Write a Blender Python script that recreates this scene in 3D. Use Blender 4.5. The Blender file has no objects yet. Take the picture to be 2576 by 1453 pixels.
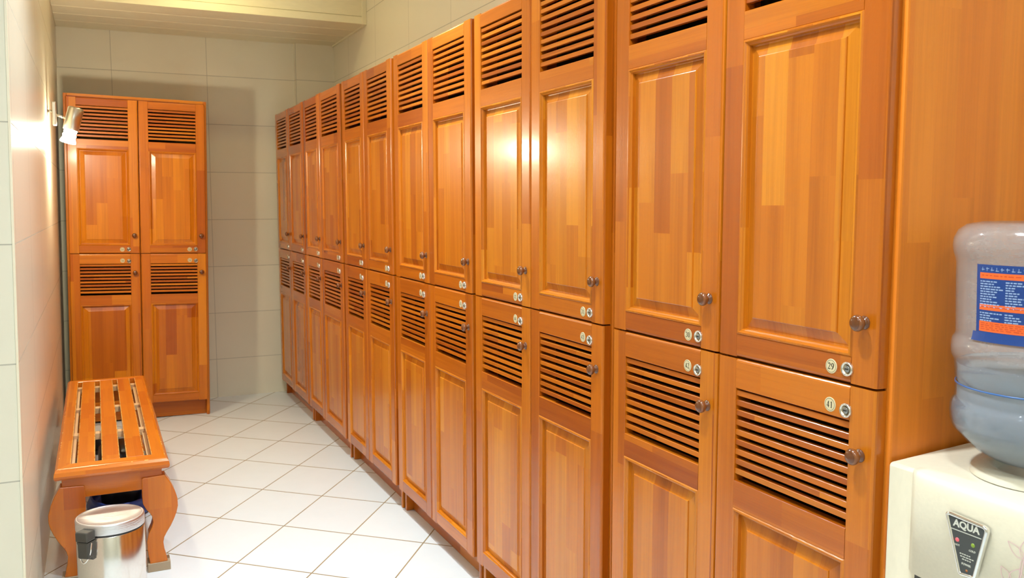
import bpy, bmesh, math, random
from mathutils import Vector, Matrix
random.seed(11)
PI = math.pi
sc = bpy.context.scene
C = sc.collection

# ------------------------------------------------------------------ nodes
def new_mat(name):
    m = bpy.data.materials.new(name); m.use_nodes = True
    nt = m.node_tree
    return m, nt, nt.nodes['Principled BSDF']

def M(nt, op, a, b=None, c=None):
    n = nt.nodes.new('ShaderNodeMath'); n.operation = op
    for i, v in enumerate((a, b, c)):
        if v is None: continue
        if isinstance(v, (int, float)): n.inputs[i].default_value = v
        else: nt.links.new(v, n.inputs[i])
    return n.outputs[0]

def combine(nt, x, y, z=0.0):
    n = nt.nodes.new('ShaderNodeCombineXYZ')
    for i, v in enumerate((x, y, z)):
        if isinstance(v, (int, float)): n.inputs[i].default_value = v
        else: nt.links.new(v, n.inputs[i])
    return n.outputs[0]

def mixc(nt, f, a, b, mode='MIX'):
    n = nt.nodes.new('ShaderNodeMix'); n.data_type = 'RGBA'; n.blend_type = mode
    for s, v in ((n.inputs[0], f), (n.inputs[6], a), (n.inputs[7], b)):
        if isinstance(v, (int, float)): s.default_value = v
        elif isinstance(v, tuple): s.default_value = v if len(v) == 4 else (*v, 1)
        else: nt.links.new(v, s)
    return n.outputs[2]

def noise(nt, vec, scale, detail=3, rough=.5, dist=0):
    n = nt.nodes.new('ShaderNodeTexNoise')
    if vec is not None: nt.links.new(vec, n.inputs['Vector'])
    n.inputs['Scale'].default_value = scale; n.inputs['Detail'].default_value = detail
    n.inputs['Roughness'].default_value = rough; n.inputs['Distortion'].default_value = dist
    return n.outputs['Fac']

def white(nt, vec):
    n = nt.nodes.new('ShaderNodeTexWhiteNoise'); n.noise_dimensions = '2D'
    nt.links.new(vec, n.inputs['Vector'])
    return n.outputs['Value'], n.outputs['Color']

def ramp(nt, f, stops):
    n = nt.nodes.new('ShaderNodeValToRGB')
    cr = n.color_ramp
    while len(cr.elements) < len(stops): cr.elements.new(.5)
    for e, (p, c) in zip(cr.elements, stops):
        e.position = p; e.color = (*c, 1)
    nt.links.new(f, n.inputs['Fac'])
    return n.outputs['Color']

def bump(nt, bs, h, strength, dist):
    n = nt.nodes.new('ShaderNodeBump')
    n.inputs['Strength'].default_value = strength; n.inputs['Distance'].default_value = dist
    nt.links.new(h, n.inputs['Height']); nt.links.new(n.outputs[0], bs.inputs['Normal'])

def lin(r, g, b):
    f = lambda c: (c/255/12.92 if c/255 <= .04045 else ((c/255+.055)/1.055)**2.4)
    return (f(r), f(g), f(b))

# jointed softwood boards, read from a UV map in metres (u across the grain, v along it)
def wood(name, tones, rough=.27, board=.058, length=.42, grain=.16, coat=.32):
    m, nt, bs = new_mat(name)
    uv = nt.nodes.new('ShaderNodeUVMap'); uv.uv_map = 'UVMap'
    sp = nt.nodes.new('ShaderNodeSeparateXYZ'); nt.links.new(uv.outputs[0], sp.inputs[0])
    u, v = sp.outputs[0], sp.outputs[1]
    # boards are slightly wavy where the grain runs off
    wob = noise(nt, combine(nt, M(nt, 'MULTIPLY', u, 5), M(nt, 'MULTIPLY', v, 1.6)), 1, 1)
    uu = M(nt, 'ADD', u, M(nt, 'MULTIPLY', M(nt, 'SUBTRACT', wob, .5), .012))
    ci = M(nt, 'FLOOR', M(nt, 'DIVIDE', uu, board))
    w1, _ = white(nt, combine(nt, ci, 3.3))
    ri = M(nt, 'FLOOR', M(nt, 'ADD', M(nt, 'DIVIDE', v, length), M(nt, 'MULTIPLY', w1, 7.0)))
    tone, _ = white(nt, combine(nt, M(nt, 'ADD', ci, .5), M(nt, 'ADD', ri, 11.5)))
    base = ramp(nt, tone, tones)
    # growth rings: stretched noise, different on each board
    sh = M(nt, 'MULTIPLY', tone, 37.0)
    g1 = noise(nt, combine(nt, M(nt, 'ADD', M(nt, 'MULTIPLY', u, 95), sh), M(nt, 'MULTIPLY', v, 2.2), sh), 1, 1, .6, .4)
    g2 = noise(nt, combine(nt, M(nt, 'ADD', M(nt, 'MULTIPLY', u, 18), sh), M(nt, 'MULTIPLY', v, 1.1), sh), 1, 1, .5, .8)
    g3 = noise(nt, combine(nt, M(nt, 'MULTIPLY', u, 420), M(nt, 'MULTIPLY', v, 9)), 1, 0)
    g = M(nt, 'ADD', M(nt, 'ADD', M(nt, 'MULTIPLY', g1, .5), M(nt, 'MULTIPLY', g2, .75)), M(nt, 'MULTIPLY', g3, .2))
    dark = mixc(nt, 1.0, base, (.52, .40, .30), 'MULTIPLY')
    f = M(nt, 'MULTIPLY', M(nt, 'SUBTRACT', g, .61), 6.5 * grain)
    n = nt.nodes.new('ShaderNodeClamp'); nt.links.new(f, n.inputs[0])
    col = mixc(nt, n.outputs[0], base, dark)
    # now and then a small knot
    vo = nt.nodes.new('ShaderNodeTexVoronoi'); vo.inputs['Scale'].default_value = 1
    nt.links.new(combine(nt, M(nt, 'MULTIPLY', u, 5.0), M(nt, 'MULTIPLY', v, 2.2)), vo.inputs['Vector'])
    rare = M(nt, 'GREATER_THAN', M(nt, 'FRACT', M(nt, 'MULTIPLY', vo.outputs['Color'], 1.0)), .80)
    kn = M(nt, 'MULTIPLY', M(nt, 'LESS_THAN', vo.outputs['Distance'], .022), rare)
    col = mixc(nt, M(nt, 'MULTIPLY', kn, .75), col, (.05, .018, .006))
    nt.links.new(col, bs.inputs['Base Color'])
    bs.inputs['Roughness'].default_value = rough
    bs.inputs['Specular IOR Level'].default_value = .34
    bs.inputs['Coat Weight'].default_value = coat
    bs.inputs['Coat Roughness'].default_value = .13
    h = noise(nt, combine(nt, M(nt, 'MULTIPLY', u, 260), M(nt, 'MULTIPLY', v, 70)), 1, 1, .6)
    h2 = noise(nt, combine(nt, M(nt, 'MULTIPLY', u, 14), M(nt, 'MULTIPLY', v, 5)), 1, 0)
    bump(nt, bs, M(nt, 'ADD', M(nt, 'MULTIPLY', h, .35), h2), .32, .0016)
    return m

T1 = [(0, lin(178, 90, 12)), (.10, lin(194, 105, 15)), (.40, lin(202, 114, 18)), (.72, lin(208, 122, 21)), (.92, lin(216, 132, 27)), (1, lin(196, 106, 16))]
WOOD = wood('stained_pine_panel', T1, grain=.2)
TF = [(0, lin(164, 76, 10)), (.2, lin(181, 91, 12)), (.5, lin(193, 101, 14)), (.8, lin(200, 109, 17)), (1, lin(208, 120, 22))]
WOODF = wood('stained_pine_frame', TF, board=.115, length=.9, grain=.2)
T3 = [(0, lin(172, 84, 7)), (.2, lin(194, 106, 9)), (.55, lin(207, 120, 12)), (.85, lin(218, 134, 16)), (1, lin(188, 98, 8))]
WOODB = wood('amber_pine_panel', T3, rough=.34, coat=.1, grain=.2)
WOODBF = wood('amber_pine_frame', [(0, lin(172, 84, 8)), (.3, lin(190, 100, 10)), (.7, lin(202, 113, 13)), (1, lin(214, 130, 18))], rough=.34, coat=.1, board=.115, length=.9, grain=.2)
T2 = [(0, lin(225, 124, 30)), (.35, lin(231, 132, 34)), (.7, lin(236, 138, 38)), (1, lin(222, 120, 28))]
WOODP = wood('side_panel_pine', T2, rough=.42, coat=.05, board=.05, length=.6, grain=.13)
TB = [(0, lin(194, 96, 14)), (.4, lin(208, 113, 18)), (.75, lin(217, 123, 22)), (1, lin(202, 103, 16))]
WOODBENCH = wood('bench_varnished_wood', TB, rough=.24, board=.07, length=.3, grain=.12, coat=.22)
def worn_mat(name, cover):
    m = WOODBENCH.copy(); m.name = name
    nt = m.node_tree; bs = nt.nodes['Principled BSDF']
    src = bs.inputs['Base Color'].links[0].from_socket
    g = nt.nodes.new('ShaderNodeNewGeometry')
    n = noise(nt, g.outputs['Position'], 42, 4, .7)
    f = M(nt, 'GREATER_THAN', n, cover)
    nt.links.new(mixc(nt, f, src, lin(238, 190, 104)), bs.inputs['Base Color'])
    return m
WORN = worn_mat('bench_worn_edge', .44)
CHIP = worn_mat('bench_chipped_edge', .60)
PALE = wood('bare_pale_wood', [(0, lin(214, 170, 120)), (1, lin(226, 186, 136))], rough=.6, grain=.1, coat=0)

def plain(name, col, rough=.5, metal=0, spec=.5, coat=0, emit=None, es=0, bumpy=None):
    m, nt, bs = new_mat(name)
    n = noise(nt, None, 38, 3)
    c = mixc(nt, n, tuple(x*.94 for x in col), tuple(min(1, x*1.05) for x in col))
    nt.links.new(c, bs.inputs['Base Color'])
    bs.inputs['Roughness'].default_value = rough; bs.inputs['Metallic'].default_value = metal
    bs.inputs['Specular IOR Level'].default_value = spec; bs.inputs['Coat Weight'].default_value = coat
    if emit:
        bs.inputs['Emission Color'].default_value = (*emit, 1); bs.inputs['Emission Strength'].default_value = es
    if bumpy:
        bump(nt, bs, noise(nt, None, bumpy[0], 4), bumpy[1], .002)
    return m

CHROME = plain('polished_chrome', (.86, .85, .83), .09, 1)
STEEL = plain('bin_polished_steel', (.82, .80, .77), .17, 1)
STEELLID = plain('bin_lid_steel', (.74, .75, .77), .42, 1, bumpy=(9, .5))
BRUSHED = plain('brushed_nickel', (.70, .66, .58), .28, 1)
KNOBM = wood('knob_brown_wood', [(0, lin(112, 62, 26)), (.5, lin(136, 78, 36)), (1, lin(94, 50, 20))], rough=.16, board=.012, length=.2, grain=.3, coat=.6)
LOCKRIM = plain('lock_rim_chrome', (.70, .66, .58), .2, 1)
LOCKBOWL = plain('lock_bowl_brass', (.42, .33, .20), .3, 1)
LOCKCORE = plain('lock_core_grey', (.30, .30, .28), .35, .8)
BLACK = plain('keyhole_black', (.008, .008, .008), .5)
BADGE = plain('badge_cream', lin(216, 200, 156), .45)
INK = plain('badge_ink', lin(30, 18, 10), .6)
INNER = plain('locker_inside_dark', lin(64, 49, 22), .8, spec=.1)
PLASTIC = plain('cooler_cream_plastic', lin(238, 227, 200), .34)
GREY = plain('bin_grey_plastic', lin(70, 68, 62), .45)
RUBBER = plain('bin_gasket_black', (.02, .02, .02), .5)
FACE = plain('badge_face_dark', lin(66, 68, 66), .3)
LETTER = plain('badge_letters_silver', lin(214, 212, 196), .4)
REDL = plain('red_indicator', lin(226, 92, 100), .3, emit=(.9, .12, .14), es=.25)
GREENL = plain('green_indicator', lin(126, 150, 44), .3, emit=(.25, .45, .05), es=.12)
AMBERL = plain('amber_indicator', lin(170, 100, 50), .3)
PINK = plain('pink_print', lin(226, 190, 186), .5)
LBLUE = plain('label_blue', lin(26, 62, 128), .35)
LORANGE = plain('label_orange', lin(246, 104, 40), .4)
LWHITE = plain('label_print_pale', lin(150, 172, 206), .5)
LRED = plain('label_print_rust', lin(206, 78, 34), .5)
BLUEBAG = plain('blue_bag_fabric', lin(30, 66, 150), .38, bumpy=(30, .4))
LEATHER = plain('black_leather', (.012, .011, .011), .32, bumpy=(90, .2))
GOLD = plain('brass_clasp', (.80, .55, .30), .25, 1)
CANVAS = plain('grey_canvas', lin(196, 198, 192), .8)
SOLE = plain('dark_shoe_rubber', lin(36, 36, 38), .6)
PADGREY = plain('grey_foot_pad', lin(170, 150, 122), .7)
WHITETRIM = plain('white_edge_trim', lin(238, 228, 200), .4)

def tile_mat(name, axis, u0, w=.6, col=(232, 225, 202), rough=.2):
    m, nt, bs = new_mat(name)
    g = nt.nodes.new('ShaderNodeNewGeometry')
    sp = nt.nodes.new('ShaderNodeSeparateXYZ'); nt.links.new(g.outputs['Position'], sp.inputs[0])
    u = sp.outputs[axis]; v = sp.outputs[2]
    su = M(nt, 'DIVIDE', M(nt, 'SUBTRACT', u, u0), w); sv = M(nt, 'DIVIDE', M(nt, 'SUBTRACT', v, .25), .30)
    fu = M(nt, 'ABSOLUTE', M(nt, 'SUBTRACT', M(nt, 'FRACT', M(nt, 'ADD', su, .5)), .5))
    fv = M(nt, 'ABSOLUTE', M(nt, 'SUBTRACT', M(nt, 'FRACT', M(nt, 'ADD', sv, .5)), .5))
    mu = M(nt, 'LESS_THAN', fu, .0016/w); mv = M(nt, 'LESS_THAN', fv, .0018/.3)
    mask = M(nt, 'MAXIMUM', mu, mv)
    tv, _ = white(nt, combine(nt, M(nt, 'FLOOR', su), M(nt, 'FLOOR', sv)))
    cl = noise(nt, g.outputs['Position'], 5, 4, .6)
    c0 = lin(*col); c1 = tuple(x*.90 for x in c0)
    base = mixc(nt, M(nt, 'ADD', M(nt, 'MULTIPLY', tv, .35), M(nt, 'MULTIPLY', cl, .5)), c0, c1)
    nt.links.new(mixc(nt, mask, base, tuple(x*.62 for x in c0)), bs.inputs['Base Color'])
    r = M(nt, 'ADD', rough, M(nt, 'MULTIPLY', mask, .5)); nt.links.new(r, bs.inputs['Roughness'])
    # faint vertical ripple in the glaze
    rip = noise(nt, combine(nt, M(nt, 'MULTIPLY', u, 26), M(nt, 'MULTIPLY', v, 2)), 1, 3)
    bump(nt, bs, M(nt, 'SUBTRACT', M(nt, 'MULTIPLY', rip, .35), M(nt, 'MULTIPLY', mask, .6)), .35, .0015)
    return m
TILE_X = tile_mat('wall_tile_end', 0, -.40, .545, rough=.5)
TILE_Y = tile_mat('wall_tile_side', 1, 3.13, .58, rough=.30)

def floor_mat():
    m, nt, bs = new_mat('floor_tile')
    g = nt.nodes.new('ShaderNodeNewGeometry')
    sp = nt.nodes.new('ShaderNodeSeparateXYZ'); nt.links.new(g.outputs['Position'], sp.inputs[0])
    x, y = sp.outputs[0], sp.outputs[1]
    ox, oy = -.4570, 3.365
    e1 = (.2165, .2865); e2 = (.2165, -.1985)
    det = e1[0]*e2[1]-e1[1]*e2[0]
    dx = M(nt, 'SUBTRACT', x, ox); dy = M(nt, 'SUBTRACT', y, oy)
    a = M(nt, 'ADD', M(nt, 'MULTIPLY', dx, e2[1]/det), M(nt, 'MULTIPLY', dy, -e2[0]/det))
    b = M(nt, 'ADD', M(nt, 'MULTIPLY', dx, -e1[1]/det), M(nt, 'MULTIPLY', dy, e1[0]/det))
    fa = M(nt, 'ABSOLUTE', M(nt, 'SUBTRACT', M(nt, 'FRACT', M(nt, 'ADD', a, .5)), .5))
    fb = M(nt, 'ABSOLUTE', M(nt, 'SUBTRACT', M(nt, 'FRACT', M(nt, 'ADD', b, .5)), .5))
    mask = M(nt, 'LESS_THAN', M(nt, 'MINIMUM', fa, fb), .0085)
    tv, _ = white(nt, combine(nt, M(nt, 'FLOOR', a), M(nt, 'FLOOR', b)))
    cl = noise(nt, g.outputs['Position'], 11, 5, .65)
    base = mixc(nt, M(nt, 'ADD', M(nt, 'MULTIPLY', tv, .3), M(nt, 'MULTIPLY', cl, .6)), lin(232, 237, 238), lin(220, 225, 226))
    dirt = noise(nt, g.outputs['Position'], 3.5, 2)
    gr = mixc(nt, dirt, lin(164, 142, 102), lin(132, 112, 80))
    nt.links.new(mixc(nt, mask, base, gr), bs.inputs['Base Color'])
    nt.links.new(M(nt, 'ADD', .36, M(nt, 'MULTIPLY', mask, .4)), bs.inputs['Roughness'])
    bump(nt, bs, M(nt, 'SUBTRACT', M(nt, 'MULTIPLY', cl, .15), mask), .3, .0015)
    return m
FLOOR = floor_mat()
CEIL = plain('ceiling_cream_panel', lin(238, 230, 196), .38)
CEILP = plain('ceiling_paint', lin(236, 230, 214), .8)

def bottle_mat():
    m, nt, bs = new_mat('bottle_polycarbonate')
    out = [n for n in nt.nodes if n.type == 'OUTPUT_MATERIAL'][0]
    g = nt.nodes.new('ShaderNodeNewGeometry')
    sp = nt.nodes.new('ShaderNodeSeparateXYZ'); nt.links.new(g.outputs['Position'], sp.inputs[0])
    z = sp.outputs[2]
    tr = nt.nodes.new('ShaderNodeBsdfTransparent'); tr.inputs[0].default_value = (.86, .90, .95, 1)
    sc_ = noise(nt, combine(nt, M(nt, 'MULTIPLY', sp.outputs[0], 30), M(nt, 'MULTIPLY', sp.outputs[1], 30), M(nt, 'MULTIPLY', z, 90)), 1, 4, .7)
    # scuffed, fogged wall above the water, clearer below
    up = nt.nodes.new('ShaderNodeMapRange'); nt.links.new(z, up.inputs[0])
    up.inputs[1].default_value = 1.005; up.inputs[2].default_value = 1.035; up.inputs[3].default_value = .12; up.inputs[4].default_value = .40
    fac = M(nt, 'ADD', up.outputs[0], M(nt, 'MULTIPLY', M(nt, 'SUBTRACT', sc_, .5), .35))
    bs.inputs['Base Color'].default_value = (*lin(196, 184, 178), 1)
    bs.inputs['Roughness'].default_value = .16
    bs.inputs['Coat Weight'].default_value = .6; bs.inputs['Coat Roughness'].default_value = .06
    bump(nt, bs, sc_, .25, .002)
    mx = nt.nodes.new('ShaderNodeMixShader'); nt.links.new(fac, mx.inputs[0])
    nt.links.new(tr.outputs[0], mx.inputs[1]); nt.links.new(bs.outputs[0], mx.inputs[2])
    nt.links.new(mx.outputs[0], out.inputs[0])
    return m
BOTTLE = bottle_mat()
def water_mat():
    m, nt, bs = new_mat('clear_water')
    out = [n for n in nt.nodes if n.type == 'OUTPUT_MATERIAL'][0]
    gl = nt.nodes.new('ShaderNodeBsdfGlossy'); gl.inputs['Roughness'].default_value = .03
    df = nt.nodes.new('ShaderNodeBsdfDiffuse'); df.inputs[0].default_value = (*lin(214, 220, 228), 1)
    rf = nt.nodes.new('ShaderNodeBsdfRefraction'); rf.inputs['IOR'].default_value = 1.33; rf.inputs['Roughness'].default_value = .12; rf.inputs['Color'].default_value = (.88, .93, .98, 1)
    a = nt.nodes.new('ShaderNodeMixShader'); a.inputs[0].default_value = .28
    nt.links.new(rf.outputs[0], a.inputs[1]); nt.links.new(df.outputs[0], a.inputs[2])
    lw = nt.nodes.new('ShaderNodeLayerWeight'); lw.inputs[0].default_value = .25
    b = nt.nodes.new('ShaderNodeMixShader'); nt.links.new(lw.outputs['Fresnel'], b.inputs[0])
    nt.links.new(a.outputs[0], b.inputs[1]); nt.links.new(gl.outputs[0], b.inputs[2])
    nt.links.new(b.outputs[0], out.inputs[0])
    nt.nodes.remove(bs)
    return m
WATER = water_mat()
BLUEPLASTIC = plain('bottle_blue_line', lin(60, 104, 164), .3)

# ------------------------------------------------------------------ mesh builder
X, Y, Z = Vector((1, 0, 0)), Vector((0, 1, 0)), Vector((0, 0, 1))
class MB:
    def __init__(s):
        s.bm = bmesh.new(); s.uv = s.bm.loops.layers.uv.new('UVMap')
    def _uv(s, faces, grain, off=None):
        if off is None: off = (random.uniform(0, 40), random.uniform(0, 40))
        for f in faces:
            n = f.normal
            ua = grain.cross(n)
            if ua.length < .3: ua = grain.orthogonal(); va = ua.cross(grain)
            else: ua.normalize(); va = grain
            for l in f.loops:
                l[s.uv].uv = (l.vert.co.dot(ua)+off[0], l.vert.co.dot(va)+off[1])
    def merge(s, tb, grain=Z, mat=0, smooth=False, off=None):
        tb.normal_update()
        me = bpy.data.meshes.new('tmp'); tb.to_mesh(me); tb.free()
        n0 = len(s.bm.faces); s.bm.from_mesh(me); bpy.data.meshes.remove(me)
        s.bm.faces.ensure_lookup_table(); s.bm.normal_update()
        fs = s.bm.faces[n0:]
        for f in fs: f.material_index = mat; f.smooth = smooth
        s._uv(fs, grain, off)
    def box(s, lo, hi, grain=Z, bev=0, seg=2, mat=0, off=None, mtx=None):
        tb = bmesh.new(); bmesh.ops.create_cube(tb, size=1)
        lo, hi = Vector(lo), Vector(hi)
        for v in tb.verts:
            v.co = Vector([(lo[i]+hi[i])/2+v.co[i]*(hi[i]-lo[i]) for i in range(3)])
        if bev: bmesh.ops.bevel(tb, geom=tb.edges[:]+tb.verts[:], offset=bev, segments=seg, profile=.5, affect='EDGES')
        if mtx: bmesh.ops.transform(tb, matrix=mtx, verts=tb.verts)
        s.merge(tb, grain, mat, False, off)
    def prism(s, pts, axis, a, b, grain=None, mat=0, smooth=False, bev=0):
        """polygon pts (in the two other axes, cyclic order) extruded along axis from a to b"""
        i, j = [(1, 2), (0, 2), (0, 1)][axis]
        tb = bmesh.new(); r = []
        for t in (a, b):
            ring = []
            for p in pts:
                c = [0, 0, 0]; c[axis] = t; c[i] = p[0]; c[j] = p[1]; ring.append(tb.verts.new(c))
            r.append(ring)
        n = len(pts)
        tb.faces.new(r[0]); tb.faces.new(r[1][::-1])
        for k in range(n): tb.faces.new((r[0][k], r[1][k], r[1][(k+1) % n], r[0][(k+1) % n])[::-1])
        bmesh.ops.recalc_face_normals(tb, faces=tb.faces[:])
        if bev: bmesh.ops.bevel(tb, geom=[e for e in tb.edges if e.calc_face_angle(0) > 1.0], offset=bev, segments=2, profile=.5, affect='EDGES')
        s.merge(tb, grain or (X, Y, Z)[axis], mat, smooth)
    def lathe(s, prof, n=32, mat=0, mtx=None, smooth=True, grain=Z, sx=1, sy=1):
        """prof: (r, z) list around local Z"""
        tb = bmesh.new(); rings = []
        for r, z in prof:
            if r < 1e-6: rings.append([tb.verts.new((0, 0, z))])
            else: rings.append([tb.verts.new((r*sx*math.cos(2*PI*k/n), r*sy*math.sin(2*PI*k/n), z)) for k in range(n)])
        for a, b in zip(rings, rings[1:]):
            for k in range(n):
                q = [a[k % len(a)], a[(k+1) % len(a)], b[(k+1) % len(b)], b[k % len(b)]]
                u = []
                for w in q:
                    if w not in u: u.append(w)
                if len(u) > 2:
                    try: tb.faces.new(u)
                    except ValueError: pass
        bmesh.ops.recalc_face_normals(tb, faces=tb.faces[:])
        if mtx: bmesh.ops.transform(tb, matrix=mtx, verts=tb.verts)
        s.merge(tb, grain, mat, smooth)
    def tube(s, pts, r, n=10, mat=0, closed=False):
        pts = [Vector(p) for p in pts]; tb = bmesh.new(); rings = []
        m = len(pts)
        prev = None
        for k, p in enumerate(pts):
            if closed: t = pts[(k+1) % m]-pts[k-1]
            else: t = pts[min(k+1, m-1)]-pts[max(k-1, 0)]
            t.normalize()
            a = (t.orthogonal() if prev is None else prev-t*prev.dot(t)); a.normalize(); prev = a
            b = t.cross(a)
            rings.append([tb.verts.new(p+(a*math.cos(2*PI*q/n)+b*math.sin(2*PI*q/n))*r) for q in range(n)])
        for k in range(m if closed else m-1):
            A, B = rings[k], rings[(k+1) % m]
            for q in range(n): tb.faces.new((A[q], A[(q+1) % n], B[(q+1) % n], B[q]))
        if not closed: tb.faces.new(rings[0][::-1]); tb.faces.new(rings[-1])
        bmesh.ops.recalc_face_normals(tb, faces=tb.faces[:])
        s.merge(tb, Z, mat, True)
    def poly(s, pts, mat=0, grain=Z):
        tb = bmesh.new(); tb.faces.new([tb.verts.new(p) for p in pts]); s.merge(tb, grain, mat)

def obj(name, mb, mats, parent=None, smooth_angle=None):
    me = bpy.data.meshes.new(name); mb.bm.to_mesh(me); mb.bm.free()
    for m in (mats if isinstance(mats, (list, tuple)) else [mats]): me.materials.append(m)
    o = bpy.data.objects.new(name, me); C.objects.link(o)
    if parent: o.parent = parent
    return o

def share(name, me, parent, loc):
    o = bpy.data.objects.new(name, me); C.objects.link(o); o.parent = parent; o.location = loc
    return o

def tag(o, label, cat, group=None):
    o['label'] = label; o['category'] = cat
    if group: o['group'] = group
    return o

def thing(name, label, cat, loc=(0, 0, 0), rotz=0, group=None):
    o = bpy.data.objects.new(name, None); C.objects.link(o)
    o.location = loc; o.rotation_euler = (0, 0, rotz); o.empty_display_size = .1
    return tag(o, label, cat, group)

def struct(name, mb, mats):
    o = obj(name, mb, mats); o['kind'] = 'structure'; return o

# ------------------------------------------------------------------ room
ZC = 2.60          # ceiling
YB = 5.863         # end wall
XR = .395          # wall behind the lockers
YN = 2.49          # near end of the thick left wall
def xl(z): return -1.2776+.02*z
b = MB(); b.box((-3.3, -1.7, -.1), (XR+.1, YB+.1, 0)); struct('floor', b, FLOOR)
b = MB(); b.box((-3.3, -1.7, ZC), (XR+.1, YB+.1, ZC+.1)); struct('ceiling', b, CEILP)
b = MB(); b.box((-1.6, YB, 0), (XR+.1, YB+.1, ZC)); struct('wall_back', b, TILE_X)
b = MB(); b.box((XR, -1.7, 0), (XR+.1, YB, ZC)); struct('wall_right', b, TILE_Y)
b = MB(); b.box((-3.3, -1.8, 0), (XR+.1, -1.7, ZC)); struct('wall_front', b, TILE_X)
b = MB(); b.box((-3.4, -1.7, 0), (-3.3, YN, ZC)); struct('wall_far', b, TILE_Y)
# thick left wall: its end faces the camera, its side leans a little like the real one
tb = bmesh.new()
q = [(-3.3, YN, 0), (xl(0), YN, 0), (xl(0), YB, 0), (-3.3, YB, 0), (-3.3, YN, ZC), (xl(ZC), YN, ZC), (xl(ZC), YB, ZC), (-3.3, YB, ZC)]
v = [tb.verts.new(p) for p in q]
for f in ((0, 1, 5, 4), (1, 2, 6, 5), (2, 3, 7, 6), (3, 0, 4, 7), (4, 5, 6, 7), (3, 2, 1, 0)): tb.faces.new([v[i] for i in f])
bmesh.ops.recalc_face_normals(tb, faces=tb.faces[:])
b = MB(); b.merge(tb)
for f in b.bm.faces: f.material_index = 1 if abs(f.normal.x) > .7 else 0
struct('wall_left', b, [TILE_X, TILE_Y])
# pale strip on the corner of that wall
b = MB()
tb = bmesh.new()
w = .004
for z0, z1 in ((0, ZC),):
    vs = []
    for z in (z0, z1):
        vs += [tb.verts.new((xl(z)-w, YN-.003, z)), tb.verts.new((xl(z)+.0015, YN-.003, z)), tb.verts.new((xl(z)+.0015, YN+.006, z)), tb.verts.new((xl(z)-w, YN+.006, z))]
    for k in range(4): tb.faces.new((vs[k], vs[(k+1) % 4], vs[4+(k+1) % 4], vs[4+k]))
    tb.faces.new(vs[:4][::-1]); tb.faces.new(vs[4:])
bmesh.ops.recalc_face_normals(tb, faces=tb.faces[:])
b.merge(tb); struct('trim_1', b, WHITETRIM)
# shallow boxed corner beside the lockers
b = MB(); b.box((.143, YB-.045, 0), (XR, YB, 2.30)); struct('wall_corner', b, TILE_X)
# dropped ceiling over the far end: boards with grooves, folded front edge, upper panel
YS, ZS = 5.043, 2.282
b = MB()
y = YS
xs0, xs1 = xl(ZS)+.001, XR-.001
for k in range(5):
    y1 = min(y+.205, YB)
    g = .008
    b.prism([(y, ZS+.006), (y+g, ZS), (y1-g, ZS), (y1, ZS+.006), (y1, ZS+.03), (y, ZS+.03)], 0, xs0, xs1)
    y = y1
    if y >= YB-.001: break
struct('ceiling_soffit', b, CEIL)
b = MB()
b.prism([(YS-.006, ZS-.001), (YS+.012, ZS-.001), (YS+.012, ZS+.038), (YS-.004, ZS+.040), (YS-.006, ZS+.038)], 0, xs0, xs1-.024)
b.box((xs0, YS-.001, ZS+.042), (xs1-.022, YS+.012, ZC))
struct('ceiling_fascia', b, CEIL)
b = MB(); b.box((XR-.026, YS-.010, ZS-.003), (XR-.001, YS+.010, ZC)); struct('trim_2', b, CEIL)
b = MB(); b.box((XR-.012, YS+.01, ZS-.008), (XR-.001, YB-.046, ZS)); struct('trim_3', b, CEIL)

# ------------------------------------------------------------------ digits for the number badges
def arc(cx, cy, rx, ry, a0, a1, n=14):
    return [(cx+rx*math.cos(math.radians(a0+(a1-a0)*k/n)), cy+ry*math.sin(math.radians(a0+(a1-a0)*k/n))) for k in range(n+1)]
TK, TN = .17, .075      # thick and thin pen widths, digit box .56 x 1
def strokes(d):
    def wid(p):       # pen width from direction: upright strokes thick, level ones thin
        out = []
        for i in range(len(p)):
            a, c = p[max(i-1, 0)], p[min(i+1, len(p)-1)]
            dx, dy = abs(c[0]-a[0]), abs(c[1]-a[1]); t = dy/(dx+dy+1e-9)
            out.append(TN+(TK-TN)*t)
        return [(x, y, w) for (x, y), w in zip(p, out)]
    L = lambda p, w: [(x, y, w) for x, y in p]
    if d == 0: return [wid(arc(.28, .5, .20, .47, 0, 360, 28))]
    if d == 1: return [L([(.30, .02), (.30, .98)], .15), L([(.12, .84), (.30, .95)], .07), L([(.12, .025), (.48, .025)], .05)]
    if d == 2: return [wid(arc(.27, .74, .18, .23, 165, -20, 14)), L([(.44, .66), (.08, .06)], .09), L([(.05, .06), (.50, .06)], .12), L([(.49, .06), (.52, .22)], .05)]
    if d == 3: return [wid(arc(.24, .75, .18, .22, 160, -90, 14)), wid(arc(.24, .27, .21, .25, 90, -165, 14))]
    if d == 4: return [L([(.36, .02), (.36, .98)], .14), L([(.36, .96), (.03, .30)], .06), L([(.02, .28), (.54, .28)], .09)]
    if d == 5: return [L([(.12, .93), (.48, .93)], .12), L([(.13, .95), (.10, .55)], .06), wid(arc(.24, .31, .23, .27, 125, -160, 16))]
    if d == 6: return [wid(arc(.28, .30, .20, .28, 0, 360, 24)), wid([(.46, .97), (.30, .86), (.17, .66), (.10, .42), (.09, .28)])]
    if d == 7: return [L([(.05, .93), (.52, .93)], .12), L([(.50, .92), (.22, .02)], .11), L([(.05, .95), (.06, .74)], .05)]
    if d == 8: return [wid(arc(.28, .75, .16, .22, 0, 360, 22)), wid(arc(.28, .27, .20, .26, 0, 360, 24))]
    if d == 9: return [[(.56-x, 1-y, w_) for x, y, w_ in s_] for s_ in strokes(6)]
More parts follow.
